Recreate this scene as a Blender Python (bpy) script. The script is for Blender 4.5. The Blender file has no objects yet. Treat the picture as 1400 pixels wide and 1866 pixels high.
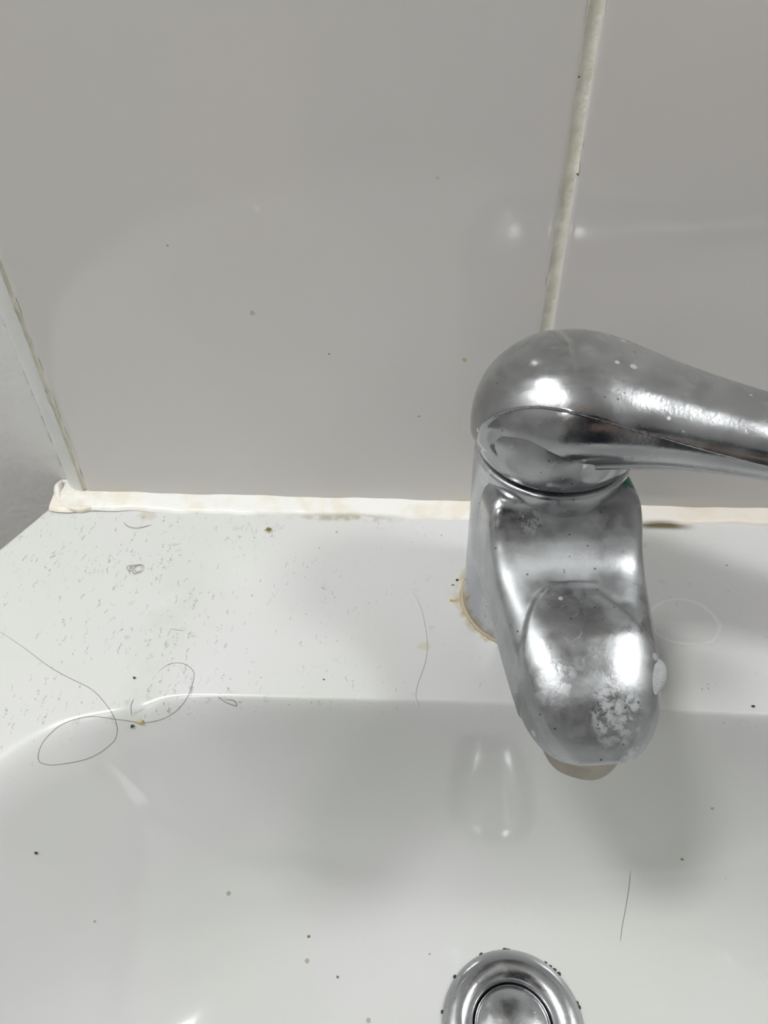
import bpy, bmesh, math, random
import numpy as np
from mathutils import Matrix, Vector
random.seed(7)
sc = bpy.context.scene
COL = sc.collection
PI = math.pi
# ------------------------------------------------------------------ camera
cam = bpy.data.cameras.new('camera'); co = bpy.data.objects.new('camera', cam); COL.objects.link(co)
R3 = ((0.9988450, -0.0263435, 0.0401822), (0.0472153, 0.6931519, -0.7192434), (-0.0089049, 0.7203100, 0.6935952))
co.matrix_world = Matrix.Translation((0, -0.255, 0.24)) @ Matrix(R3).to_4x4()
cam.sensor_fit = 'VERTICAL'; cam.lens = 24.0; cam.sensor_height = 24.0 * 1866 / 1402
cam.clip_start = 0.005; cam.clip_end = 50
sc.camera = co
# ------------------------------------------------------------------ light and exposure
sc.view_settings.view_transform = 'Standard'; sc.view_settings.look = 'None'
sc.view_settings.gamma = 1; sc.view_settings.use_curve_mapping = False
sc.view_settings.exposure = 0.07
w = bpy.data.worlds.new('world'); sc.world = w; w.use_nodes = True
w.node_tree.nodes['Background'].inputs[0].default_value = (0.9, 0.95, 1, 1)
w.node_tree.nodes['Background'].inputs[1].default_value = 0.05
def area(name, loc, rot, sx, sy, power, col=(1, 1, 1)):
    l = bpy.data.lights.new(name, 'AREA'); l.shape = 'RECTANGLE'; l.size = sx; l.size_y = sy
    l.energy = power; l.color = col
    o = bpy.data.objects.new(name, l); COL.objects.link(o); o.location = loc; o.rotation_euler = rot
    return o
LAMP1 = area('left_ceiling_lamp_light', (-0.58, -0.26, 1.515), (0, 0, 0), 0.30, 0.20, 11.6, (0.985, 0.995, 0.985))
LAMP3 = area('right_ceiling_lamp_light', (1.02, -0.14, 1.515), (0, 0, 0), 0.34, 0.26, 8.0, (0.985, 0.995, 0.985))
LAMP2 = area('wall_lamp_light', (-0.42, -1.00, 1.15), (0, 0, 0), 0.08, 0.08, 2.4, (1.0, 0.985, 0.965))
LAMP2.rotation_euler = Vector((0.46, 0.87, -1.12)).to_track_quat('-Z', 'Y').to_euler()

# ------------------------------------------------------------------ node helpers
class NT:
    def __init__(s, name):
        s.m = bpy.data.materials.new(name); s.m.use_nodes = True
        s.t = s.m.node_tree; s.b = s.t.nodes['Principled BSDF']
        s._pos = None
    def new(s, typ, **k):
        n = s.t.nodes.new(typ)
        for a, b in k.items(): setattr(n, a, b)
        return n
    def link(s, a, b): s.t.links.new(a, b)
    def put(s, inp, v):
        if isinstance(v, (int, float)): inp.default_value = v
        elif isinstance(v, (tuple, list)):
            inp.default_value = tuple(v) + ((1,) if (len(v) == 3 and inp.type == 'RGBA') else ())
        else: s.link(v, inp)
    def pos(s):
        if s._pos is None:
            s._pos = s.new('ShaderNodeTexCoord').outputs['Object']
        return s._pos
    def sep(s, v=None):
        n = s.new('ShaderNodeSeparateXYZ'); s.link(v or s.pos(), n.inputs[0]); return n.outputs
    def math(s, op, a, b=0.0, c=0.0, clamp=False):
        n = s.new('ShaderNodeMath', operation=op); n.use_clamp = clamp
        s.put(n.inputs[0], a); s.put(n.inputs[1], b); s.put(n.inputs[2], c); return n.outputs[0]
    def mapr(s, v, a, b, c=0.0, d=1.0, smooth=True):
        n = s.new('ShaderNodeMapRange'); n.interpolation_type = 'SMOOTHSTEP' if smooth else 'LINEAR'
        s.put(n.inputs[0], v)
        for i, x in zip((1, 2, 3, 4), (a, b, c, d)): s.put(n.inputs[i], x)
        return n.outputs[0]
    def mix(s, f, a, b):
        n = s.new('ShaderNodeMix', data_type='RGBA'); s.put(n.inputs[0], f); s.put(n.inputs[6], a); s.put(n.inputs[7], b); return n.outputs[2]
    def noise(s, scale, detail=3, rough=.55, vec=None, dist=0.0):
        n = s.new('ShaderNodeTexNoise'); s.link(vec or s.pos(), n.inputs['Vector'])
        n.inputs['Scale'].default_value = scale; n.inputs['Detail'].default_value = detail
        n.inputs['Roughness'].default_value = rough; n.inputs['Distortion'].default_value = dist
        return n.outputs['Fac']
    def vor(s, scale, vec=None, feat='F1', rnd=1.0):
        n = s.new('ShaderNodeTexVoronoi', feature=feat); s.link(vec or s.pos(), n.inputs['Vector'])
        n.inputs['Scale'].default_value = scale; n.inputs['Randomness'].default_value = rnd; return n
    def mapping(s, loc=(0, 0, 0), rot=(0, 0, 0), sca=(1, 1, 1), vec=None):
        n = s.new('ShaderNodeMapping'); s.link(vec or s.pos(), n.inputs[0])
        n.inputs[1].default_value = loc; n.inputs[2].default_value = rot; n.inputs[3].default_value = sca
        return n.outputs[0]
    def dist(s, p, vec=None, sca=(1, 1, 1)):
        v = s.new('ShaderNodeVectorMath', operation='SUBTRACT'); s.link(vec or s.pos(), v.inputs[0]); v.inputs[1].default_value = p
        m = s.new('ShaderNodeVectorMath', operation='MULTIPLY'); s.link(v.outputs[0], m.inputs[0]); m.inputs[1].default_value = sca
        l = s.new('ShaderNodeVectorMath', operation='LENGTH'); s.link(m.outputs[0], l.inputs[0]); return l.outputs['Value']
    def warp(s, scale, amt, vec=None):
        n = s.new('ShaderNodeTexNoise'); s.link(vec or s.pos(), n.inputs['Vector']); n.inputs['Scale'].default_value = scale
        a = s.new('ShaderNodeVectorMath', operation='SUBTRACT'); s.link(n.outputs['Color'], a.inputs[0]); a.inputs[1].default_value = (.5, .5, .5)
        m = s.new('ShaderNodeVectorMath', operation='SCALE'); s.link(a.outputs[0], m.inputs[0]); m.inputs['Scale'].default_value = amt
        q = s.new('ShaderNodeVectorMath', operation='ADD'); s.link(m.outputs[0], q.inputs[0]); s.link(vec or s.pos(), q.inputs[1]); return q.outputs[0]
    def bump(s, h, strength=.3, dist=.001):
        n = s.new('ShaderNodeBump'); n.inputs['Strength'].default_value = strength; n.inputs['Distance'].default_value = dist
        s.put(n.inputs['Height'], h); s.link(n.outputs[0], s.b.inputs['Normal'])
    def set(s, **k):
        for a, v in k.items(): s.put(s.b.inputs[a.replace('_', ' ')], v)
        return s

def simple(name, col, rough=.5, metal=0.0, bump=0, bscale=300):
    n = NT(name); n.set(Base_Color=n.mix(n.mapr(n.noise(bscale * .3), .3, .7), tuple(c * .94 for c in col), col), Roughness=rough, Metallic=metal)
    if bump: n.bump(n.noise(bscale, 4), bump, .001)
    return n.m

# ------------------------------------------------------------------ mesh helpers
def link(name, verts, faces, mat, parent=None, smooth=True, **props):
    me = bpy.data.meshes.new(name)
    me.from_pydata([tuple(map(float, v)) for v in verts], [], [tuple(map(int, f)) for f in faces]); me.update()
    if smooth: me.polygons.foreach_set('use_smooth', [True] * len(me.polygons))
    if mat: me.materials.append(mat)
    o = bpy.data.objects.new(name, me); COL.objects.link(o)
    if parent: o.parent = parent
    for k, v in props.items(): o[k] = v
    return o
def empty(name, label, cat, loc=(0, 0, 0), group=None):
    o = bpy.data.objects.new(name, None); COL.objects.link(o); o.location = loc; o.empty_display_size = .02
    o['label'] = label; o['category'] = cat
    if group: o['group'] = group
    return o
def grid_faces(nu, nv, wrap_v=True, wrap_u=False):
    f = []
    for i in range(nu if wrap_u else nu - 1):
        for j in range(nv if wrap_v else nv - 1):
            a = i * nv + j; b = i * nv + (j + 1) % nv
            c = ((i + 1) % nu) * nv + (j + 1) % nv; d = ((i + 1) % nu) * nv + j
            f.append((a, b, c, d))
    return f
def lathe(prof, n=96, c=(0, 0), close_top=False, close_bot=False):
    vs = []; 
    for r, z in prof:
        for j in range(n):
            a = 2 * PI * j / n; vs.append((c[0] + r * math.cos(a), c[1] + r * math.sin(a), z))
    fs = grid_faces(len(prof), n)
    if close_bot: fs.append(tuple(range(n))[::-1])
    if close_top: fs.append(tuple((len(prof) - 1) * n + j for j in range(n)))
    return vs, fs
def cr(pts, n=12, closed=False):
    """Catmull-Rom through points of any dimension"""
    P = [np.array(p, float) for p in pts]; out = []
    m = len(P)
    segs = m if closed else m - 1
    for i in range(segs):
        if closed: p0, p1, p2, p3 = P[(i - 1) % m], P[i], P[(i + 1) % m], P[(i + 2) % m]
        else:
            p1, p2 = P[i], P[i + 1]; p0 = P[i - 1] if i > 0 else 2 * p1 - p2; p3 = P[i + 2] if i + 2 < m else 2 * p2 - p1
        for k in range(n):
            t = k / n
            out.append(.5 * ((2 * p1) + (-p0 + p2) * t + (2 * p0 - 5 * p1 + 4 * p2 - p3) * t * t + (-p0 + 3 * p1 - 3 * p2 + p3) * t ** 3))
    if not closed: out.append(P[-1])
    return out
def tube(path, r, n=8, taper=True):
    P = [Vector(p) for p in path]; vs = []; up = Vector((0.13, 0.21, 1)).normalized()
    m = len(P)
    for i, p in enumerate(P):
        t = (P[min(i + 1, m - 1)] - P[max(i - 1, 0)]).normalized()
        a = t.cross(up).normalized(); b = t.cross(a)
        k = r * (min(1, .25 + 6 * min(i, m - 1 - i) / m) if taper else 1)
        for j in range(n):
            th = 2 * PI * j / n; vs.append(p + a * (k * math.cos(th)) + b * (k * math.sin(th)))
    fs = grid_faces(m, n); fs.append(tuple(range(n))[::-1]); fs.append(tuple((m - 1) * n + j for j in range(n)))
    return vs, fs
def box(x0, x1, y0, y1, z0, z1):
    v = [(x, y, z) for x in (x0, x1) for y in (y0, y1) for z in (z0, z1)]
    return v, [(0, 1, 3, 2), (4, 6, 7, 5), (0, 4, 5, 1), (2, 3, 7, 6), (0, 2, 6, 4), (1, 5, 7, 3)]
def smin(a, b, k):
    h = np.clip(.5 + .5 * (b - a) / k, 0, 1)
    return b * (1 - h) + a * h - k * h * (1 - h)

# ------------------------------------------------------------------ materials
def mat_basin():
    n = NT('ceramic'); X, Y, Z = n.sep()
    base = n.mix(n.mapr(n.noise(9, 2), .35, .65), (.67, .685, .66), (.69, .69, .70))
    # grey smudges and scuffs: short streaks lying at different angles
    up = n.mapr(Z, -.012, -.002)
    left = n.mapr(X, .01, -.07)
    wv = n.warp(420, .0035)
    dens = n.math('MULTIPLY', up, n.math('MULTIPLY_ADD', left, .6, .4))
    dens = n.math('ADD', dens, .10)
    col = base
    for k, (rot, sc_, th, colr, st) in enumerate(((.9, 420, .055, (.26, .29, .24), .65), (2.2, 520, .060, (.34, .35, .33), .6), (.2, 640, .060, (.32, .32, .29), .55), (1.5, 340, .045, (.30, .34, .26), .6), (2.8, 460, .055, (.40, .40, .42), .55))):
        v = n.mapping(rot=(0, 0, rot), sca=(1, .17, .6), vec=wv, loc=(k * .31, .2, .1))
        vn = n.vor(sc_, v)
        d = vn.outputs['Distance']
        sel = n.sep(vn.outputs['Color'])[0]
        cl = n.mapr(n.noise(30, 3, .6, n.mapping(loc=(k, 0, 0))), .42, .60)
        thr = n.math('MULTIPLY', n.math('MULTIPLY', cl, dens), th * 3.3)
        m = n.math('MULTIPLY', n.math('LESS_THAN', d, thr), n.math('GREATER_THAN', sel, .12))
        m = n.math('MULTIPLY', m, n.mapr(n.noise(1100, 2), .40, .56))
        col = n.mix(n.math('MULTIPLY', m, st), col, colr)
    # soft smudges in clusters
    sm_ = n.math('MULTIPLY', n.mapr(n.noise(260, 4, .62, n.warp(120, .008)), .58, .70), n.mapr(n.noise(24, 3, .6, n.mapping(loc=(7, 0, 0))), .50, .66))
    col = n.mix(n.math('MULTIPLY', n.math('MULTIPLY', sm_, dens), .45), col, (.36, .40, .33))
    # faint limescale clouds, green-grey
    cloud = n.math('MULTIPLY', n.mapr(n.noise(26, 5, .65, n.warp(30, .02)), .54, .70), n.math('MULTIPLY', up, .22))
    col = n.mix(cloud, col, (.62, .66, .56))
    # patchy grey tone along the soft valley of the left ledge
    val = n.math('MULTIPLY', n.mapr(n.math('ABSOLUTE', n.math('ADD', X, .0965)), .0, .016, 1, 0), n.mapr(Y, -.03, -.06))
    val = n.math('MULTIPLY', n.math('MULTIPLY', val, up), n.mapr(n.noise(60, 4), .3, .7))
    col = n.mix(n.math('MULTIPLY', val, .28), col, (.50, .53, .47))
    # yellow-brown stain around the foot of the tap
    d = n.dist((.045, -.054, 0), vec=n.warp(90, .004), sca=(1, 1, 0))
    ring = n.math('MULTIPLY', n.mapr(d, .0245, .0258), n.mapr(d, .0262, .0292, 1, 0))
    ring = n.math('MULTIPLY', ring, n.mapr(n.noise(95, 3), .36, .58))
    col = n.mix(n.math('MULTIPLY', ring, .8), col, (.42, .30, .08))
    halo = n.math('MULTIPLY', n.mapr(d, .026, .036, 1, 0), n.mapr(n.noise(50, 3), .35, .7))
    col = n.mix(n.math('MULTIPLY', halo, .35), col, (.62, .60, .42))
    # small olive marks
    for (x, y, r, c, s) in ((-.0640, -.0195, .0022, (.30, .30, .08), .7), (.0165, -.0475, .0008, (.05, .05, .03), .9),
                            (.0165, -.0560, .0014, (.50, .32, .08), .9), 
                            (.005, -.079, .0035, (.60, .58, .36), .5), (.098, -.022, .003, (.60, .58, .42), .5), (-.1205, -.0115, .005, (.5, .42, .28), .4)):
        dd = n.dist((x, y, 0), vec=n.warp(300, .004), sca=(1, 1.3, 0))
        col = n.mix(n.math('MULTIPLY', n.mapr(dd, r * .5, r, 1, 0), s), col, c)
    # mildew under the sealant
    mil = n.math('MULTIPLY', n.mapr(Y, -.0135, -.0105), n.mapr(n.dist((.1085, -.0105, 0), sca=(1, 1, 0)), .004, .017, 1, 0))
    col = n.mix(n.math('MULTIPLY', mil, .95), col, (.12, .09, .03))
    mil = n.math('MULTIPLY', n.mapr(Y, -.0140, -.0108), n.mapr(n.dist((-.030, -.011, 0), sca=(1, 1, 0)), .006, .034, 1, 0))
    col = n.mix(n.math('MULTIPLY', mil, n.mapr(n.noise(120, 3), .4, .6, 0, .7)), col, (.36, .33, .22))
    # dried water ring right of the tap
    dw = n.dist((.1065, -.0635, 0), vec=n.warp(60, .005), sca=(1, 1.15, 0))
    wr = n.math('MULTIPLY', n.mapr(dw, .0115, .0125), n.mapr(dw, .0125, .0138, 1, 0))
    wr = n.math('MULTIPLY', wr, n.mapr(n.noise(70, 2), .35, .6, .25, 1))
    rough = n.math('ADD', n.math('ADD', n.mapr(n.noise(40, 4), .35, .7, .05, .09), n.math('MULTIPLY', up, .16)), n.math('MULTIPLY', n.math('ADD', m, wr), .3))
    col = n.mix(n.math('MULTIPLY', wr, .28), col, (.88, .89, .87))
    # bowl: very sparse olive specks
    vn = n.vor(62); sp = n.math('MULTIPLY', n.math('LESS_THAN', vn.outputs['Distance'], .055), n.math('GREATER_THAN', n.sep(vn.outputs['Color'])[1], .72))
    col = n.mix(n.math('MULTIPLY', sp, .6), col, (.25, .24, .14))
    n.set(Base_Color=col, Roughness=rough, IOR=1.5, Coat_Weight=.1, Coat_Roughness=.03)
    n.bump(n.noise(18, 2), .05, .004)
    return n.m
def mat_chrome(name, seed=0.0, film=.5, dark=1.0, patches=(), refl_tints=(), r0=.12, r1=.27):
    n = NT(name)
    v = n.mapping(loc=(seed, seed * .7, seed * .3))
    wv = n.warp(45, .012, v)
    a = n.mapr(n.noise(42, 6, .66, wv), .38, .66)             # limescale film patches
    b = n.mapr(n.noise(110, 4, .6, v), .45, .62)
    filmf = n.math('MULTIPLY', n.math('ADD', n.math('MULTIPLY', a, .75), n.math('MULTIPLY', b, .25)), film)
    met = n.mix(n.mapr(n.noise(20, 2, .5, v), .3, .7), (.40 * dark, .405 * dark, .42 * dark), (.55 * dark, .56 * dark, .58 * dark))
    # fine pits and splashes
    vp = n.vor(520, v); pit = n.math('MULTIPLY', n.math('LESS_THAN', vp.outputs['Distance'], .20), n.math('GREATER_THAN', n.sep(vp.outputs['Color'])[0], .86))
    pit = n.math('MULTIPLY', pit, n.mapr(n.noise(60, 2, .5, v), .48, .6))
    vs = n.vor(230, v); ra = n.math('MULTIPLY', n.math('SUBTRACT', n.sep(vs.outputs['Color'])[0], .68), .9)
    spl = n.math('LESS_THAN', vs.outputs['Distance'], ra)
    spl = n.math('MULTIPLY', spl, n.mapr(n.noise(45, 2, .5, n.mapping(loc=(3 + seed, 0, 0))), .45, .6))
    # the dried drops leave rings
    vr = n.vor(120, n.warp(200, .003, v)); rr = n.math('MULTIPLY', n.sep(vr.outputs['Color'])[1], .34)
    ring = n.math('LESS_THAN', n.math('ABSOLUTE', n.math('SUBTRACT', vr.outputs['Distance'], rr)), .018)
    ring = n.math('MULTIPLY', ring, n.math('GREATER_THAN', n.sep(vr.outputs['Color'])[2], .55))
    white = n.math('MAXIMUM', n.math('MULTIPLY', filmf, .55), n.math('MAXIMUM', n.math('MULTIPLY', spl, .7), n.math('MULTIPLY', ring, .12)))
    for (p, r, st, sc3) in patches:
        d = n.dist(p, vec=n.warp(170, .006, n.warp(700, .0016)), sca=sc3)
        white = n.math('MAXIMUM', white, n.math('MULTIPLY', n.mapr(d, r * .45, r * 1.1, st, 0), n.mapr(n.noise(260, 6, .7, n.warp(300, .004)), .40, .58, .08, 1)))
    col = n.mix(white, met, (.62, .65, .665))
    for (p, r, c_, st) in refl_tints:  # coloured reflections painted into the metal colour as spots
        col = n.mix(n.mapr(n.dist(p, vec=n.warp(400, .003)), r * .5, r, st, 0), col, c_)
    col = n.mix(n.math('MULTIPLY', pit, .8), col, (.10, .10, .12))
    metal = n.math('SUBTRACT', 1.0, n.math('MULTIPLY', white, .62))
    rough = n.math('ADD', n.mapr(n.noise(60, 3, .5, v), .35, .7, r0, r1), n.math('MULTIPLY', white, .36))
    n.set(Base_Color=col, Metallic=metal, Roughness=rough)
    n.bump(n.math('ADD', n.math('MULTIPLY', n.noise(900, 3), .3), n.math('MULTIPLY', white, .6)), .16, .0006)
    return n
def mat_tile():
    n = NT('glazed_tile'); c = n.mix(n.mapr(n.noise(6, 2), .35, .65), (.72, .71, .685), (.745, .72, .70))
    for (x, z, r, cc, s) in ((.0175, .0765, .0012, (.55, .42, .16), .8), (-.0558, .1345, .0014, (.78, .78, .8), .8), (-.0625, .095, .0013, (.42, .40, .33), .6),
                             (-.0345, .078, .0006, (.15, .14, .12), .8), (.0006, .049, .0009, (.36, .35, .30), .7), (-.089, .121, .0005, (.15, .15, .14), .7), (.0045, .145, .0006, (.5, .48, .44), .6)):
        d = n.dist((x, 0, z), vec=n.warp(420, .0016), sca=(1, 0, 1)); c = n.mix(n.math('MULTIPLY', n.mapr(d, r * .5, r, 1, 0), s), c, cc)
    n.set(Base_Color=c, Roughness=n.mapr(n.noise(16, 4), .3, .7, .06, .13), IOR=1.5)
    n.bump(n.noise(14, 2), .06, .003); return n.m
def mat_grout():
    n = NT('cement_grout'); c = n.mix(n.mapr(n.noise(140, 5, .65), .35, .68), (.80, .78, .66), (.93, .91, .81))
    v = n.vor(240); c = n.mix(n.math('MULTIPLY', n.math('LESS_THAN', v.outputs['Distance'], .13), n.math('GREATER_THAN', n.sep(v.outputs['Color'])[0], .85)), c, (.10, .09, .07))
    n.set(Base_Color=c, Roughness=.85); n.bump(n.noise(420, 5, .7), .6, .0012); return n.m
def mat_seal():
    n = NT('silicone'); X, Y, Z = n.sep()
    c = n.mix(n.mapr(n.noise(70, 4, .6), .46, .66), (.86, .86, .83), (.82, .77, .68))
    pk = n.math('MULTIPLY', n.mapr(X, .07, .13), .45); c = n.mix(pk, c, (.80, .66, .55))
    lf = n.math('MULTIPLY', n.mapr(X, -.125, -.15), n.mapr(n.noise(180, 4), .42, .62)); c = n.mix(n.math('MULTIPLY', lf, .35), c, (.70, .58, .42))
    d = n.dist((.1085, -.0105, 0), sca=(1, 3.2, 0)); c = n.mix(n.mapr(d, .002, .013, .95, 0), c, (.10, .08, .03))
    d = n.dist((-.030, -.011, 0), sca=(1, 9, 0)); c = n.mix(n.mapr(d, .004, .035, .8, 0), c, (.30, .27, .18))
    n.set(Base_Color=c, Roughness=.38, Subsurface_Weight=0.0); n.bump(n.noise(240, 3), .25, .001); return n.m
def mat_plaster():
    n = NT('painted_plaster'); n.set(Base_Color=n.mix(n.noise(30, 3), (.84, .84, .83), (.87, .87, .86)), Roughness=.75)
    n.bump(n.noise(170, 5, .6), .3, .0012); return n.m
M_BASIN = mat_basin(); M_TILE = mat_tile(); M_GROUT = mat_grout(); M_SEAL = mat_seal(); M_PLAST = mat_plaster()
M_TRIM = simple('trim_enamel', (.80, .82, .80), .32)
cb = mat_chrome('chrome_body', 0.0, .85, .98, [((-.021, -.012, .073), .0045, .9, (1, 1, .7)), ((-.024, -.006, .050), .007, .5, (1, 1, .5))]); M_BODY = cb.m
ch = mat_chrome('chrome_handle', 2.3, .5, .85); M_HANDLE = ch.m
_sw = math.radians(6.5)
def SL(x, s_, z): return (x * math.cos(_sw) + s_ * math.sin(_sw), -s_ * math.cos(_sw) + x * math.sin(_sw), z)
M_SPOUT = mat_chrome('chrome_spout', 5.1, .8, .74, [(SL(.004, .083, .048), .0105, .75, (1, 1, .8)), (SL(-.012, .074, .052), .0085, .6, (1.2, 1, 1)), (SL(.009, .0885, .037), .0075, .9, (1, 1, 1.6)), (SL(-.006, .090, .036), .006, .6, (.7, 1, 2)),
    (SL(-.012, .027, .071), .006, .5, (1, 1, 1))], [(SL(.0205, .0155, .0735), .0048, (.02, .16, .09), .95), (SL(.010, .040, .062), .0014, (.16, .05, .06), .8)], .20, .36).m  # green and red spots are reflections painted on the spout chrome
M_RING = mat_chrome('chrome_waste', 8.2, .28, .95).m
def mat_scale():
    n = NT('limescale'); n.set(Base_Color=n.mix(n.noise(500, 4), (.60, .62, .65), (.90, .91, .93)), Roughness=.8); n.bump(n.noise(900, 5, .75), 1.0, .002); return n.m
M_SCALE = mat_scale()
M_DARK = simple('dark_gap', (.03, .03, .03), .6)
M_HAIR = simple('hair', (.20, .15, .12), .5)
M_HAIRP = simple('pale_hair', (.42, .38, .33), .5)
M_GRIT = simple('grit', (.05, .045, .04), .8)
M_OLIVE = simple('olive_grit', (.24, .22, .12), .8)

# ------------------------------------------------------------------ room
def plane_box(name, b, mat, **k):
    v, f = box(*b); return link(name, v, f, mat, smooth=False, kind='structure', **k)
M_PAINT = simple('wall_paint', (.60, .595, .585), .8, bump=.2)
M_CEIL = simple('ceiling_paint', (.72, .72, .71), .8)
M_FLOOR = simple('floor_vinyl', (.20, .15, .12), .35)
XL, XR, YF, ZF, ZC = -.85, 1.30, -1.65, -.80, 1.55
wb = plane_box('wall_back', (XL, XR, .0090, .06, ZF, ZC), M_PLAST)
plane_box('wall_left', (XL - .05, XL, YF, .06, ZF, ZC), M_PAINT)
plane_box('wall_right', (XR, XR + .05, YF, .06, ZF, ZC), M_PAINT)
plane_box('wall_front', (XL, XR, YF - .05, YF, ZF, ZC), M_PAINT)
plane_box('floor', (XL - .05, XR + .05, YF - .05, .06, ZF - .05, ZF), M_FLOOR)
plane_box('ceiling', (XL - .05, XR + .05, YF - .05, .06, ZC, ZC + .05), M_CEIL)
# door in the wall behind the photographer
dr = plane_box('door_1', (-.30, .45, YF + .001, YF + .035, ZF, ZC - .35), simple('door_wood', (.10, .075, .055), .4))
v, f = tube([(.36, YF + .035, .10), (.36, YF + .07, .10), (.33, YF + .075, .10), (.25, YF + .075, .10)], .009, 12, False)
link('door_handle', v, f, M_RING, dr)
# tiles: pillow-edged slabs, each a piece of wall_back
def tile_mesh(w_, h_, rad=.0028, drop=.0008):
    ts = [0, .12, .3, .5, .75, 1]
    prof = [(t * rad, drop * (1 - math.sqrt(max(0, 1 - (1 - t) ** 2)))) for t in ts]
    def ax(L): return [p for p, _ in prof] + [L * .5] + [L - p for p, _ in prof[::-1]]
    xs, zs = ax(w_), ax(h_)
    def dp(p, L):
        q = min(p, L - p)
        return 0 if q >= rad else drop * (1 - math.sqrt(max(0, 1 - (1 - q / rad) ** 2)))
    vs = [(x, dp(x, w_) + dp(z, h_), z) for x in xs for z in zs]
    nx, nz = len(xs), len(zs); fs = [(i * nz + j, (i + 1) * nz + j, (i + 1) * nz + j + 1, i * nz + j + 1) for i in range(nx - 1) for j in range(nz - 1)]
    # sides back to the wall
    per = [i * nz for i in range(nx)] + [(nx - 1) * nz + j for j in range(1, nz)] + [i * nz + nz - 1 for i in range(nx - 2, -1, -1)] + [j for j in range(nz - 2, 0, -1)]
    b0 = len(vs)
    for k in per: vs.append((vs[k][0], .0085, vs[k][2]))
    m = len(per)
    for k in range(m): fs.append((per[k], b0 + k, b0 + (k + 1) % m, per[(k + 1) % m]))
    return vs, fs
TX = [(-.1513, .0449), (.0488, .2450), (.2489, .4451), (.449, .6452), (.6491, .845)]
TH = .245
for r in range(4):
    z0 = .0006 + r * (TH + .0038)
    for k, (a, b) in enumerate(TX):
        v, f = tile_mesh(b - a, TH); v = [(x + a, y, z + z0) for x, y, z in v]
        link('tile', v, f, M_TILE, wb)
# grout, slightly uneven, recessed below the tile face
def grout_strip(x0, x1, z0, z1, y=.0008, seed=1):
    rnd = random.Random(seed); n = 260; vs = []; m = 7
    for i in range(n + 1):
        z = z0 + (z1 - z0) * i / n; o = rnd.uniform(-.0002, .0002)
        for j in range(m):
            u = j / (m - 1); x = x0 + (x1 - x0) * u + (rnd.uniform(-.00025, .00025) if j in (0, m - 1) else 0)
            vs.append((x, y + .0005 * math.sin(PI * u) - (.0007 if j in (0, m - 1) else 0) * rnd.random() + o + rnd.uniform(-.00015, .00015), z))
    return vs, [(i * m + j, i * m + j + 1, (i + 1) * m + j + 1, (i + 1) * m + j) for i in range(n) for j in range(m - 1)]
for k, (a, b) in enumerate([(.0443, .0494), (.2444, .2495), (.4445, .4496), (.6446, .6497)]):
    v, f = grout_strip(a, b, 0, .99, seed=k); link('grout', v, f, M_GROUT, wb)
for r in range(1, 4):
    z = .0006 + r * (TH + .0038) - .0038
    v, f = box(-.1513, .845, .0014, .0088, z - .0005, z + .0043); link('grout', v, f, M_GROUT, wb, smooth=False)
v, f = grout_strip(-.1532, -.1507, 0, .99, .0006, 9); link('grout', v, f, M_GROUT, wb)
# quarter-round edge trim left of the tiles
n_, m_ = 90, 15; vs = []
rt = random.Random(4)
for i in range(n_ + 1):
    z = .001 + .989 * i / n_
    wob = .00025 * math.sin(z * 60) 
    for j in range(m_):
        a = PI / 2 * j / (m_ - 1)
        vs.append((-.1530 - .0100 * math.sin(a) ** 1.15 + wob * (j / m_), .0003 + .0090 * (1 - math.cos(a)) ** 1.0, z))
    vs.append((-.1530, .0088, z))
m_ += 1
fs = [(i * m_ + j, i * m_ + j + 1, (i + 1) * m_ + j + 1, (i + 1) * m_ + j) for i in range(n_) for j in range(m_ - 1)]
tr = link('trim_1', vs, fs, M_TRIM, kind='structure')
# paint bead between the trim and the plaster
vs = []
for i in range(201):
    z = .002 + .30 * i / 200; r = .0009 + rt.uniform(-.0003, .0005)
    for j in range(6):
        a = PI * (.5 + j / 5); vs.append((-.1634 + r * math.cos(a) * 1.3 + .0005, .0092 - r * abs(math.sin(a + PI / 2)) * .8, z))
link('paint_bead', vs, [(i * 6 + j, i * 6 + j + 1, (i + 1) * 6 + j + 1, (i + 1) * 6 + j) for i in range(200) for j in range(5)], M_PLAST, tr)

# ------------------------------------------------------------------ washbasin
CX, CY = .0412, -.1805
XT, YT = .045, -.054
DEPTH, RD = .095, .0215
def sym(pts):  # mirror left half about CX (points ordered from back to front)
    return pts + [(2 * CX - x, y) for x, y in pts[::-1]]
outer_l = cr([(-.1651, -.001), (-.1797, -.032), (-.205, -.085), (-.2285, -.145), (-.2375, -.19), (-.232, -.235), (-.2135, -.302), (-.166, -.367), (-.103, -.412), (-.03, -.431), (.0425, -.436)], 10)
OUT = [(CX, -.001)] + [tuple(p) for p in outer_l]
OUT = OUT + [(2 * CX - x, y) for x, y in OUT[::-1][1:-1]]
inner_l = cr([(.0425, -.1045), (.0, -.1045), (-.050, -.1055), (-.080, -.1070), (-.090, -.1098), (-.0975, -.1140), (-.1065, -.1155), (-.1190, -.1200), (-.137, -.1370), (-.158, -.162), (-.176, -.20), (-.182, -.245), (-.166, -.305), (-.125, -.352), (-.06, -.385), (.0, -.396), (.0425, -.398)], 12)
INN = [tuple(p) for p in inner_l]; INN = INN + [(2 * CX - x, y) for x, y in INN[::-1][1:-1]]
def radial(poly):
    a = np.array([(math.atan2(y - CY, x - CX), math.hypot(x - CX, y - CY)) for x, y in poly])
    a = a[np.argsort(a[:, 0])]; return a
PO, PI_ = radial(OUT), radial(INN)
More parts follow.
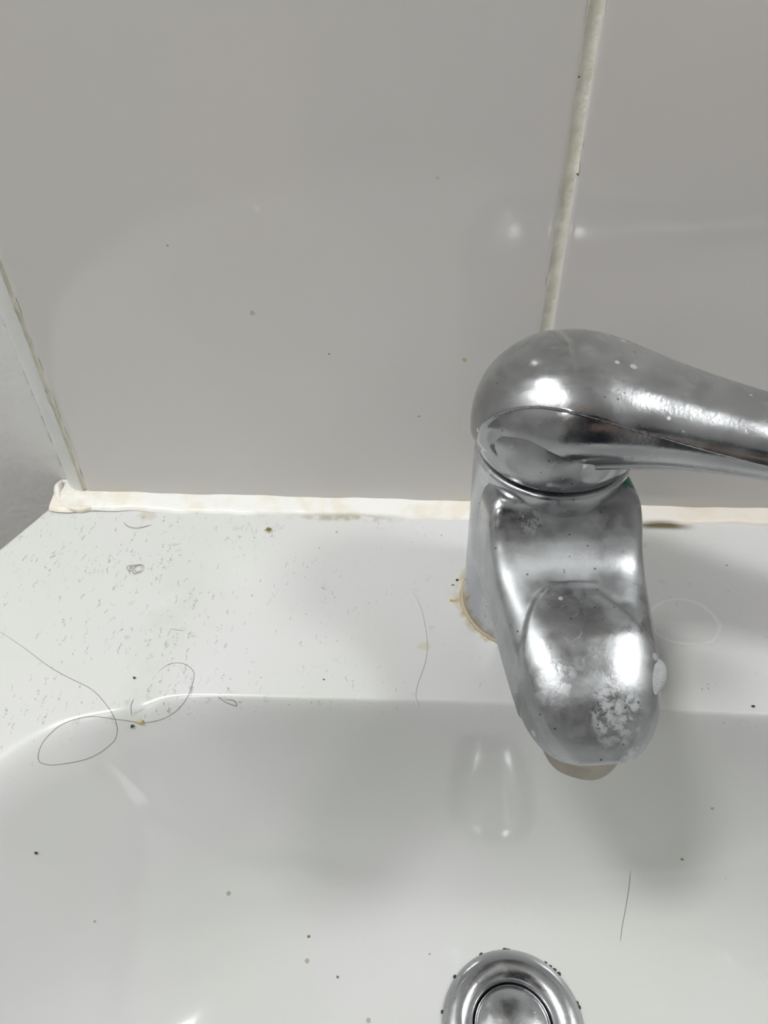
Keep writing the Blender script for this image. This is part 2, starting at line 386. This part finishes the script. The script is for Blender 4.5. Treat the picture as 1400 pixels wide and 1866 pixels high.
def rad2(tab, th):
    # chord between (r0,a0),(r1,a1): r = r0 r1 sin(a1-a0) / (r0 sin(th-a0) + r1 sin(a1-th))
    th = (np.asarray(th) + PI) % (2 * PI) - PI
    T = np.concatenate([tab[-1:, 0] - 2 * PI, tab[:, 0], tab[:1, 0] + 2 * PI]); Rr = np.concatenate([tab[-1:, 1], tab[:, 1], tab[:1, 1]])
    i = np.clip(np.searchsorted(T, th, side='right') - 1, 0, len(T) - 2)
    a0, a1, r0, r1 = T[i], T[i + 1], Rr[i], Rr[i + 1]
    s = np.sin(a1 - a0); den = r0 * np.sin(th - a0) + r1 * np.sin(a1 - th)
    return np.where(np.abs(s) < 1e-7, r0, r0 * r1 * s / np.where(np.abs(den) < 1e-9, 1, den))
PW = 2.9
# smoothed copy of the bowl outline: the cusps of the rim fade out as the bowl goes down
_ta = np.linspace(-PI, PI, 1440, endpoint=False); _rs = rad2(PI_, _ta)
_k = np.exp(-(np.arange(-240, 241) / 95.0) ** 2); _k /= _k.sum()
_k2 = np.exp(-(np.arange(-30, 31) / 9.0) ** 2); _k2 /= _k2.sum()
PI_ = np.stack([_ta, np.convolve(np.concatenate([_rs[-30:], _rs, _rs[:30]]), _k2, 'valid')], 1)
_sm = np.convolve(np.concatenate([_rs[-240:], _rs, _rs[:240]]), _k, 'valid')
PS = np.stack([_ta, _sm], 1)
def zfun(x, y):
    x = np.asarray(x, float); y = np.asarray(y, float)
    th = np.arctan2(y - CY, x - CX); r = np.hypot(x - CX, y - CY); rb = rad2(PI_, th); rs_ = rad2(PS, th)
    dlt = rb - rs_; L = rb - RD; u = r - rb
    q = np.clip(-u / L, 0, 1)
    for _ in range(30):
        q = .5 * q + .5 * np.clip((rs_ + dlt * np.exp(-5 * q) - r) / (rs_ - RD), 0, 1)
    zb = -DEPTH * (1 - (1 - q) ** PW); sl = DEPTH * PW / np.maximum(rs_ - RD + 5 * dlt, .03)
    zb = np.where(u > 0, sl * u, zb)
    led = -.0009 * np.exp(-((x + .0965) / .0045) ** 2) * np.clip((-.045 - y) / .05, 0, 1) - .0010 * np.clip((-.0965 - x) / .05, 0, 1)
    led = led - .010 * np.clip((-y - .16) / .25, 0, 1) ** 2
    return smin(zb + led, led, .016)
angs = list(np.linspace(-PI, PI, 1100, endpoint=False))
angs += [PO[i, 0] for i in range(len(PO))]
angs = np.array(sorted(set(np.round(angs, 6)))); NA = len(angs)
rb = rad2(PI_, angs); ro = rad2(PO, angs)
rows = []
tb = np.linspace(0, 1, 60); tb = 1 - (1 - tb) ** 1.3
RR = .0035
for t in tb: rows.append(('b', t))
V = []
for t in tb:
    r = RD + (rb - .009 - RD) * t; x = CX + r * np.cos(angs); y = CY + r * np.sin(angs); V.append(np.stack([x, y, zfun(x, y)], 1))
for t in np.linspace(0, 1, 26)[1:]:
    r = rb - .009 + .018 * t; r = np.minimum(r, ro - RR - .0005); x = CX + r * np.cos(angs); y = CY + r * np.sin(angs); V.append(np.stack([x, y, zfun(x, y)], 1))
for t in np.linspace(0, 1, 22)[1:]:
    r0_ = np.minimum(rb + .009, ro - RR - .0005); r = r0_ + (ro - RR - r0_) * t; x = CX + r * np.cos(angs); y = CY + r * np.sin(angs); V.append(np.stack([x, y, zfun(x, y)], 1))
xe, ye = CX + (ro - RR) * np.cos(angs), CY + (ro - RR) * np.sin(angs); ze = zfun(xe, ye)
for a in (15, 30, 45, 60, 75, 90):
    r = ro - RR + RR * math.sin(math.radians(a)); V.append(np.stack([CX + r * np.cos(angs), CY + r * np.sin(angs), ze - RR * (1 - math.cos(math.radians(a)))], 1))
for (k, dz) in ((1.0, .012), (.985, .03), (.93, .06), (.80, .10), (.55, .135), (.30, .15), (.12, .155)):
    y = CY + ro * k * np.sin(angs); y = np.where(k < 1, np.minimum(y + .0, -.001), y)
    V.append(np.stack([CX + ro * k * np.cos(angs), y, ze * 0 - dz], 1))
vs = np.concatenate(V); nr = len(V)
fs = [(j * NA + (i + 1) % NA, j * NA + i, (j + 1) * NA + i, (j + 1) * NA + (i + 1) % NA)[::-1] for j in range(nr - 1) for i in range(NA)]
basin = link('washbasin', vs, fs, M_BASIN, label='white glazed ceramic washbasin with flat scuffed back ledge, fixed to the tiled wall', category='washbasin')
def onb(x, y, h=0.0): return (x, y, float(zfun(x, y)) + h)

# ------------------------------------------------------------------ sealant along the wall
rs = random.Random(3); n_ = 700; vs = []; m_ = 12
x0, x1 = -.1660, .2505
ph = [rs.uniform(0, 6) for _ in range(5)]
for i in range(n_ + 1):
    x = x0 + (x1 - x0) * i / n_
    wf = .0100 + .0005 * math.sin(x * 70 + ph[0]) + .00035 * math.sin(x * 190 + ph[1]) + .0002 * math.sin(x * 420 + ph[2]) - .001 * max(0, x) / .15
    ht = .0019 + .0004 * math.sin(x * 110 + ph[3]) + .0002 * math.sin(x * 310 + ph[4])
    if x < -.150: wf += .002 * math.sin(PI * (x + .166) / .016)
    for j in range(m_):
        u = j / (m_ - 1)
        y = .0085 if j == 0 else -.0002 - (wf - .0002) * (u - 1 / (m_ - 1)) / (1 - 1 / (m_ - 1))
        z = ht if j == 0 else ht * (1 - u ** 1.4) * .8 + .0009 * (1 - u ** 10)
        if j == m_ - 1: z = -.0004
        vs.append((x, y, z))
fs = [(i * m_ + j, i * m_ + j + 1, (i + 1) * m_ + j + 1, (i + 1) * m_ + j) for i in range(n_) for j in range(m_ - 1)]
seal = link('silicone_seal', vs, fs, M_SEAL, label='stained white silicone bead sealing the basin ledge to the wall tiles', category='sealant')
def blob(c, s, seed, amp=.25, n=(26, 16)):
    r = random.Random(seed); k = [(r.uniform(-1, 1), r.uniform(-1, 1), r.uniform(-1, 1), r.uniform(0, 6), r.uniform(1.5, 4.5)) for _ in range(7)]
    vs = []; nu, nv = n[1], n[0]
    for i in range(nu + 1):
        th = PI * i / nu
        for j in range(nv):
            p = 2 * PI * j / nv; d = (math.sin(th) * math.cos(p), math.sin(th) * math.sin(p), math.cos(th))
            q = 1 + amp * sum(math.sin((d[0] * a + d[1] * b + d[2] * e) * f_ + g) for a, b, e, g, f_ in k) / 3
            vs.append((c[0] + s[0] * d[0] * q, c[1] + s[1] * d[1] * q, c[2] + s[2] * d[2] * q))
    return vs, grid_faces(nu + 1, nv)
def join(parts):
    V_, F_ = [], []
    for v, f in parts:
        o = len(V_); V_ += list(v); F_ += [tuple(a + o for a in q) for q in f]
    return V_, F_
P_ = cr([(-.1648, .0060, .0035), (-.1652, .0010, .0022), (-.1640, -.0030, .0008), (-.1600, -.0072, .0001), (-.1540, -.0094, -.0001), (-.1485, -.0088, -.0002), (-.1455, -.0050, -.0001)], 10)
v, f = tube(P_, .0017, 14); rq = random.Random(9)
v = [(x + rq.gauss(0, .00012), y + rq.gauss(0, .00012), z + rq.gauss(0, .00012) + .0004 * math.sin(x * 900) * math.sin(y * 700)) for x, y, z in v]
vb, fb = blob((-.1585, -.0030, .0003), (.0062, .0062, .0017), 2, .12); v, f = join([(v, f), (vb, fb)])
link('corner_blob', v, f, M_SEAL, seal, label='thick smeared lump of silicone at the left corner')

# ------------------------------------------------------------------ mixer tap
tap = empty('mixer_tap', 'limescale-stained chrome single-lever mixer tap standing on the basin ledge', 'tap', (XT, YT, 0))
def loc(vs): return [(x - XT, y - YT, z) for x, y, z in vs]
# body
prof = [(.0250, -.0005), (.0250, .0004), (.0249, .0008), (.0248, .0014), (.0247, .003), (.0247, .01), (.0248, .02), (.0250, .035), (.0253, .05), (.0256, .065), (.0257, .074), (.0257, .0772), (.0254, .0782), (.0246, .0786), (.022, .0786), (.010, .0786)]
v, f = lathe(prof, 128, (0, 0), True, True); link('body', v, f, M_BODY, tap)
v, f = lathe([(.0255, -.0008), (.0257, -.0004), (.0259, .0001), (.0258, .0004), (.0254, .0006), (.0245, .0009)], 128)
rg = random.Random(8)
v = [(x * (1 + rg.uniform(-.008, .012)), y * (1 + rg.uniform(-.008, .012)), z) for x, y, z in v]
link('base_seal', v, f, simple('grimy_seal', (.50, .43, .30), .7, bump=.5, bscale=900), tap, label='thin grimy sealing ring under the tap body')
v, f = lathe([(.0232, .0783), (.0232, .0803), (.01, .0803)], 96); link('neck_gap', v, f, M_DARK, tap, label='dark gap between tap body and handle')
# spout
SW = math.radians(6.5)    # spout swivelled slightly to the right
top = np.array(cr([(.012, .0770), (.0215, .0764), (.0262, .0722), (.0312, .0662), (.0390, .0610), (.0500, .0584), (.0640, .0562), (.0790, .0512), (.0875, .0442), (.0912, .0375)], 16))
bot = np.array(cr([(.012, .030), (.020, .0330), (.0265, .0345), (.034, .0350), (.045, .0345), (.058, .0320), (.070, .0290), (.080, .0280), (.0870, .0300), (.0905, .0345)], 16))
NS = len(top); NV = 240
def wid(s):
    w0 = np.interp(s, [.012, .026, .040, .055, .070, .0925], [.0250, .0252, .0240, .0226, .0212, .0200])
    c = .0700; rr = .0222
    if s > c: w0 *= math.sqrt(max(.0, 1 - ((s - c) / rr) ** 2)) ** .85
    return w0
vs = []
def sstep(a, b, x):
    t = min(1, max(0, (x - a) / (b - a))); return t * t * (3 - 2 * t)
for i in range(NS):
    T_, B_ = top[i], bot[i]; c = (T_ + B_) / 2; h = (T_ - B_) / 2
    s = max(T_[0], B_[0]) if i > NS * .7 else T_[0]
    W_ = max(wid(min(s, .0920)), .0015)
    nexp = np.interp(i / NS, [0, .35, .6, .8, 1], [7.0, 6.2, 4.4, 2.8, 2.15])
    for j in range(NV):
        a = 2 * PI * j / NV; ca, sa = math.cos(a), math.sin(a)
        e = 2 / nexp
        x = W_ * math.copysign(abs(ca) ** e, ca); q = math.copysign(abs(sa) ** e, sa)
        p = c + h * q
        # the upper face is gently dished near the neck and crowned towards the tip
        if q > 0:
            crown = np.interp(i / NS, [0, .25, .45, .65, 1], [-.0022, -.0024, -.0005, .0010, .0])
            p = p + np.array([0, crown * (1 - (x / W_) ** 2) * q])
            # raised tongue on the spout top with a crisp arched edge
            s_ = p[0]
            ap = .0425; hw = .0235 * math.sqrt(max(0, min(1, (s_ - ap) / .030)))
            if s_ > ap:
                d = hw - abs(x + .0035 * (1 - sstep(.0425, .072, s_)))
                p = p + np.array([0, .0011 * sstep(-.0003, .0007, d) * sstep(.96, .90, abs(x) / W_) * sstep(.092, .080, s_) * min(1, q * 1.3)])
        y = -p[0]; z = p[1]
        vs.append((x * math.cos(SW) - y * math.sin(SW), x * math.sin(SW) + y * math.cos(SW), z))
fs = grid_faces(NS, NV); fs.append(tuple((NS - 1) * NV + j for j in range(NV))); fs.append(tuple(range(NV))[::-1])
fs = [t[::-1] for t in fs]
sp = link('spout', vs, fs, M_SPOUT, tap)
# aerator under the spout tip
ac = (.0755 * math.sin(SW), -.0755 * math.cos(SW))
v, f = lathe([(.006, .0200), (.0102, .0195), (.0118, .0197), (.0124, .0205), (.0124, .0275), (.0130, .0282), (.0132, .0300), (.0132, .0340)], 12 * 6, ac, False, True)
v = [(x, y, z + .0004 * math.sin(6 * math.atan2(y - ac[1], x - ac[0]))) if z < .022 else (x, y, z) for x, y, z in v]
ae = link('aerator', v, f, simple('aerator_metal', (.38, .34, .28), .38, .8, .6, 700), tap)
# limescale crusts
def crust(name, pts, lab):
    v, f = join([blob(c, s, k + 3, .28, (56, 40)) for k, (c, s) in enumerate(pts)]); return link(name, v, f, M_SCALE, sp, label=lab)
def spl(x, s_, z): return (x * math.cos(SW) + s_ * math.sin(SW), -s_ * math.cos(SW) + x * math.sin(SW), z)
crust('limescale_crust', [(spl(.0165, .0710, .0500), (.0042, .0066, .0040))], 'thick white limescale crust on the right edge of the spout')
# handle: dome + lever shell lofted along the lever axis
dome = [(.0238, .0800), (.0252, .0806), (.0262, .0830), (.0266, .0860), (.0264, .0900), (.0256, .0945), (.0240, .0990), (.0210, .1035), (.016, .108), (.008, .1105), (.001, .111)]
dome = [tuple(p) for p in cr(dome, 4)]
v, f = lathe(dome, 128, (0, 0), True, True); link('handle_cap', v, f, M_HANDLE, tap)
PHI = math.radians(17)
UPA = np.array(cr([(-.0215, -2), (-.0195, -15), (-.0155, -27), (-.009, -35), (.0, -38), (.012, -34), (.025, -27), (.06, -10), (.12, 0), (.15, 2)], 8))
S = np.array(cr([(-.0275, .0012, .0935, .0895), (-.0268, .0075, .0985, .0845), (-.0245, .0140, .1045, .0820), (-.0190, .0205, .1110, .0808), (-.0110, .0252, .1162, .0805), (0, .0276, .1188, .0815), (.0090, .0270, .1188, .0850),
                 (.0190, .0245, .1172, .0880), (.0320, .0210, .1145, .0900), (.0480, .0182, .1118, .0912), (.0660, .0165, .1095, .0918), (.0900, .0150, .1070, .0920), (.1150, .0135, .1048, .0922), (.1300, .0110, .1035, .0930), (.1370, .0065, .1015, .0950), (.1385, .002, .099, .0965)], 10))
NV = 256; vs = []
for s, hw, zt, zb in S:
    zt -= .0020; zb -= .0016 * sstep(.0, .03, s)
    c = (zt + zb) / 2; 
    c = zb + (zt - zb) * np.interp(s, [-.02, .01, .05], [.42, .38, .42])
    for j in range(NV):
        a = 2 * PI * j / NV; ca, sa = math.cos(a), math.sin(a)
        if sa >= 0: e, h = 2 / 2.15, zt - c
        else: e, h = 2 / 2.7, c - zb
        t = hw * math.copysign(abs(ca) ** e, ca); z = c + h * math.copysign(abs(sa) ** e, sa)
        # scooped panel on the side facing the bowl (t < 0)
        adeg = (math.degrees(a) - 180)      # 0 = facing camera; negative = up, positive = down
        upa = float(np.interp(s, UPA[:, 0], UPA[:, 1]))
        lo = np.interp(s, [-.021, -.012, .0, .02, .06, .12], [14, 26, 36, 42, 52, 56])
        dpt = .0026 * sstep(-.0215, -.013, s) * np.interp(s, [.0, .03, .08, .13], [1, .95, .5, .1])
        g = sstep(upa, upa + 3.5, adeg) * (1 - sstep(lo - 20, lo, adeg))
        t += dpt * g
        vs.append((s * math.cos(PHI) + t * math.sin(PHI), -s * math.sin(PHI) + t * math.cos(PHI), z))
fs = grid_faces(len(S), NV); fs.append(tuple((len(S) - 1) * NV + j for j in range(NV))); fs.append(tuple(range(NV))[::-1]); fs = [t[::-1] for t in fs]
link('lever', vs, fs, M_HANDLE, tap)

# ------------------------------------------------------------------ waste fitting
ZD = -DEPTH
waste = empty('basin_waste', 'round chrome pop-up waste set in the bottom of the bowl', 'drain', (CX, CY, ZD))
pr = []
for k in range(21):
    a = PI * k / 20; pr.append((.0205 + .0058 * math.cos(a), .0002 + .0040 * math.sin(a)))
pr = [(.0265, -.001)] + pr + [(.0146, -.003), (.0146, -.010), (.0146, -.02)]
v, f = lathe(pr, 128); link('flange', v, f, M_RING, waste)
pr = [(.0141, -.014), (.0141, -.0008), (.0138, .0002), (.0125, .0012), (.0095, .0022), (.005, .0029), (.001, .0031)]
v, f = lathe([tuple(p) for p in cr(pr, 4)], 96, (0, 0), True, True); link('plug', v, f, mat_chrome('chrome_plug', 11.0, .9, .95).m, waste, label='domed chrome plug with limescale spots')
rb_ = random.Random(12); gp = []
for a in (1.62, 1.57, 1.0, .93, .86, .78, 2.5, 2.0, 3.0, .35, .3, 3.4, 4.5):
    gp.append(blob((.0263 * math.cos(a), .0263 * math.sin(a), .0004), (rb_.uniform(.0005, .0012), rb_.uniform(.0004, .0008), .0006), int(a * 50), .4, (10, 6)))
v, f = join(gp); link('grime', v, f, M_GRIT, waste, label='dark grime caught around the flange edge', kind='stuff')
v, f = lathe([(.0146, -.018), (.0, -.018)], 48); link('pipe', v, f, M_DARK, waste)

# ------------------------------------------------------------------ hairs, lint and grit lying on the ceramic
def hair(name, pts, r, mat, label, cat='hair', n=10, lift=.0):
    P = [(x, y, z + r * .8 + lift) for x, y, z in (onb(a, b) for a, b in cr(pts, n))]
    v, f = tube(P, r, 6); return link(name, v, f, mat, label=label, category=cat)
hair('hair_strand', [(-0.1720, -0.0735), (-0.1608, -0.0784), (-0.1496, -0.0847), (-0.1355, -0.0936), (-0.1265, -0.0982), (-0.1167, -0.1027), (-0.1098, -0.1082), (-0.1047, -0.1138), (-0.1046, -0.1173), (-0.1083, -0.1204), (-0.1141, -0.1242), (-0.1203, -0.1273), (-0.1249, -0.1291), (-0.1277, -0.1289), (-0.128, -0.126), (-0.1265, -0.122), (-0.1221, -0.117), (-0.1142, -0.1139), (-0.1037, -0.1136), (-0.0937, -0.1124), (-0.0866, -0.1096), (-0.0808, -0.1052), (-0.0797, -0.1002), (-0.0804, -0.0943), (-0.085, -0.0908), (-0.0901, -0.091), (-0.0933, -0.0938), (-0.0959, -0.0994)],
     .00009, M_HAIR, 'long looping brown hair lying over the left corner of the bowl rim')
hair('hair_strand', [(0.09, -0.1283), (0.0894, -0.1338), (0.0879, -0.1403), (0.0863, -0.1455), (0.0852, -0.1502)], .00010, M_HAIR, 'short straight dark hair stuck to the bowl right of the waste')
hair('hair_strand', [(-0.0001, -0.0522), (0.0035, -0.0611), (0.0058, -0.0745), (0.0057, -0.0847), (0.0028, -0.0956), (0.0021, -0.1015), (0.0036, -0.1043)], .00009, M_HAIRP, 'pale hair crossing the ledge left of the tap base')
hair('bristle', [(-0.13, -0.0165), (-0.1267, -0.0193), (-0.1222, -0.0201), (-0.1169, -0.018)], .00022, M_HAIRP, 'short curved pale bristle on the ledge near the left sealant corner', 'bristle')
hair('thread', [(-0.0945, -0.0782), (-0.0938, -0.0748), (-0.0915, -0.0752), (-0.0881, -0.0756)], .00010, simple('pink_thread', (.45, .30, .27), .7), 'tiny bent pinkish thread in the middle of the left ledge', 'thread')
hair('hair_strand', [(-0.0997, -0.1062), (-0.0999, -0.109), (-0.0992, -0.1120)], .00011, M_HAIR, 'very short dark hair beside the yellowish crumb at the rim corner')
hair('hair_strand', [(-0.0693, -0.1040), (-0.067, -0.1051), (-0.0628, -0.1057), (-0.0635, -0.1048), (-.067, -.1046)], .00012, M_HAIR, 'small curled dark hair on the rim right of the long hair loop')
# knot of fluff: two tangled rings of fine fibre
FL = empty('lint_knot', 'small grey knot of fluff on the left end of the ledge', 'lint', (-.1159, -.0444, 0))
for k, (ox, oy, rr, tilt) in enumerate(((.0009, 0, .0021, .2), (-.0024, .0002, .0017, .5), (.0002, -.0003, .0025, -.3))):
    P = []
    for q in range(22):
        a = q / 21 * 2 * PI * (1.0 if k != 1 else .8)
        P.append((ox + rr * math.cos(a) * (1 if k != 2 else .8), oy + rr * math.sin(a), .00015 + .0003 * (1 + math.sin(a * 2 + k))))
    v, f = tube(P, .00010, 6); link('fibre', v, f, M_HAIR, FL)
def grit(x, y, s, mat, label, k, group=None, name='grit_speck', cat='speck'):
    z = float(zfun(x, y)); v, f = blob((0, 0, 0), (s, s * .75, s * .6), k, .45, (12, 8))
    o = link(name, v, f, mat, label=label, category=cat); o.location = (x, y, z + s * .35); return o
grit(.1213, -.1005, .00055, M_GRIT, 'black grit speck on the rim at the far right of the tap', 1)
grit(-.1274, -.1512, .00060, M_GRIT, 'black grit speck low in the left side of the bowl', 2)
grit(-.1019, -.0976, .00055, M_GRIT, 'dark grit speck on the ledge just above the bowl corner', 3)
grit(-.0318, -.0955, .00035, M_GRIT, 'tiny dark speck near the rim midway along the ledge', 4)
grit(.0180, -.0455, .00060, M_GRIT, 'dark speck on the ledge beside the left of the tap base', 5)
grit(.1089, -.1262, .00055, M_OLIVE, 'olive speck in the bowl right of the lone short hair', 6)
grit(-.0371, -.1549, .00055, M_OLIVE, 'olive speck in the bowl, the upper of two left of the waste', 7)
grit(-.0249, -.1672, .00060, M_OLIVE, 'olive speck in the bowl, the lower of two left of the waste', 8)
grit(.0103, -.1572, .00040, M_OLIVE, 'faint olive speck beside the upper left of the waste ring', 9)
grit(-.0964, -.1128, .0011, simple('yellow_crumb', (.50, .46, .22), .8), 'yellowish crumb caught at the left corner of the bowl rim', 10, name='crumb', cat='crumb')
grit(-.0990, -.1142, .0008, M_GRIT, 'dark lint crumb beside the yellowish crumb at the rim corner', 11, name='crumb', cat='crumb')
grit(-.0640, -.0192, .0009, M_OLIVE, 'green brown crumb on the ledge close to the sealant', 12, name='crumb', cat='crumb')

# ------------------------------------------------------------------ lamps (seen only in reflections)
for lx, ly, lab in ((-.58, -.26, 'flat white ceiling lamp above the left end of the basin'), (1.02, -.14, 'flat white ceiling lamp above the right end of the basin')):
    cl = empty('ceiling_lamp', lab, 'lamp', (lx, ly, ZC))
    v, f = box(-.19, .19, -.15, .15, -.025, 0); link('housing', v, f, M_CEIL, cl, smooth=False)
wl = empty('wall_lamp', 'small square lamp high on the left wall', 'lamp', (XL, -1.03, 1.18))
v, f = box(0, .36, -.06, .06, -.05, .05); link('housing', v, f, M_CEIL, wl, smooth=False)

# ------------------------------------------------------------------ photographer (mirrored in the chrome and tiles, shades the bowl)
CM = co.matrix_world.copy()
def cw(x, y, z): return CM @ Vector((x, y, z))
v, f = box(-.018, .056, -.128, .018, .004, .012)
phone = link('phone', [cw(*p) for p in v], f, simple('phone_glass', (.02, .02, .022), .15), smooth=False, label='dark phone held by the photographer', category='phone')
verts, edges, radii = [], [], []
def hv(x, y, z): return (x, y + .06, z)
def jv(p, r, par=None):
    verts.append(tuple(p)); radii.append(r); k = len(verts) - 1
    if par is not None: edges.append((par, k))
    return k
hx = .03
pel = jv(hv(hx, -.66, .10), .135)
wst = jv(hv(hx, -.65, .25), .115, pel); chs = jv(hv(hx, -.61, .42), .135, wst); ups = jv(hv(hx, -.565, .53), .095, chs)
nk = jv(hv(hx, -.53, .605), .052, ups); hd0 = jv(hv(hx, -.50, .655), .062, nk); hd = jv(hv(hx, -.475, .72), .082, hd0); hd2 = jv(hv(hx, -.462, .775), .062, hd)
for sg in (-1, 1):
    sh = jv(hv(hx + sg * .165, -.565, .50), .058, ups); el = jv(hv(hx + sg * .25, -.50, .25), .043, sh)
    wrw = cw(.019 + sg * .092, -.115, .055); wr = jv(wrw, .027, el)
    pm = jv(cw(.019 + sg * .060, -.080, .030), .030, wr)
    for q in range(4):
        y0 = -.055 - q * .019
        a = jv(cw(.019 + sg * .054, y0, .018), .0085, pm); b = jv(cw(.019 + sg * .046, y0 + .002, -.004), .0075, a); jv(cw(.019 + sg * .034, y0 + .003, -.011), .0065, b)
    t0 = jv(cw(.019 + sg * .038, -.075, .036), .012, pm); jv(cw(.019 + sg * .018, -.055, .024), .009, t0)
    hp = jv(hv(hx + sg * .09, -.67, .03), .095, pel); kn = jv(hv(hx + sg * .10, -.66, -.36), .060, hp)
    an = jv(hv(hx + sg * .11, -.68, -.73), .040, kn); jv(hv(hx + sg * .125, -.56, -.765), .035, an)
me = bpy.data.meshes.new('person'); me.from_pydata(verts, edges, [])
po = bpy.data.objects.new('person', me); COL.objects.link(po)
sk = po.modifiers.new('skin', 'SKIN'); 
if not me.skin_vertices: 
    with bpy.context.temp_override(object=po, active_object=po): bpy.ops.mesh.customdata_skin_add()
for k, r in enumerate(radii): me.skin_vertices[0].data[k].radius = (r, r * .78 if k in (0, 1, 2) else r)
me.skin_vertices[0].data[0].use_root = True
sb = po.modifiers.new('sub', 'SUBSURF'); sb.levels = 2; sb.render_levels = 2
dg = bpy.context.evaluated_depsgraph_get(); me2 = bpy.data.meshes.new_from_object(po.evaluated_get(dg))
po.modifiers.clear(); po.data = me2; me2.name = 'person'
me2.materials.clear()
for m in (simple('dark_jumper', (.035, .04, .055), .9), simple('dark_jeans', (.03, .04, .07), .9), simple('skin', (.55, .36, .27), .5), simple('head_hair', (.05, .035, .025), .6)): me2.materials.append(m)
hw = cw(.019, -.09, .02)
for p in me2.polygons:
    c = p.center; p.use_smooth = True
    if c.z < .06: p.material_index = 1
    elif (c - hw).length < .115: p.material_index = 2
    elif c.z > .60: p.material_index = 3 if (c.z > .74 or c.y < -.44) and c.y < -.36 + (c.z - .74) else 2
    else: p.material_index = 0
po['label'] = 'person in a dark jumper and jeans leaning in with a phone'; po['category'] = 'person'
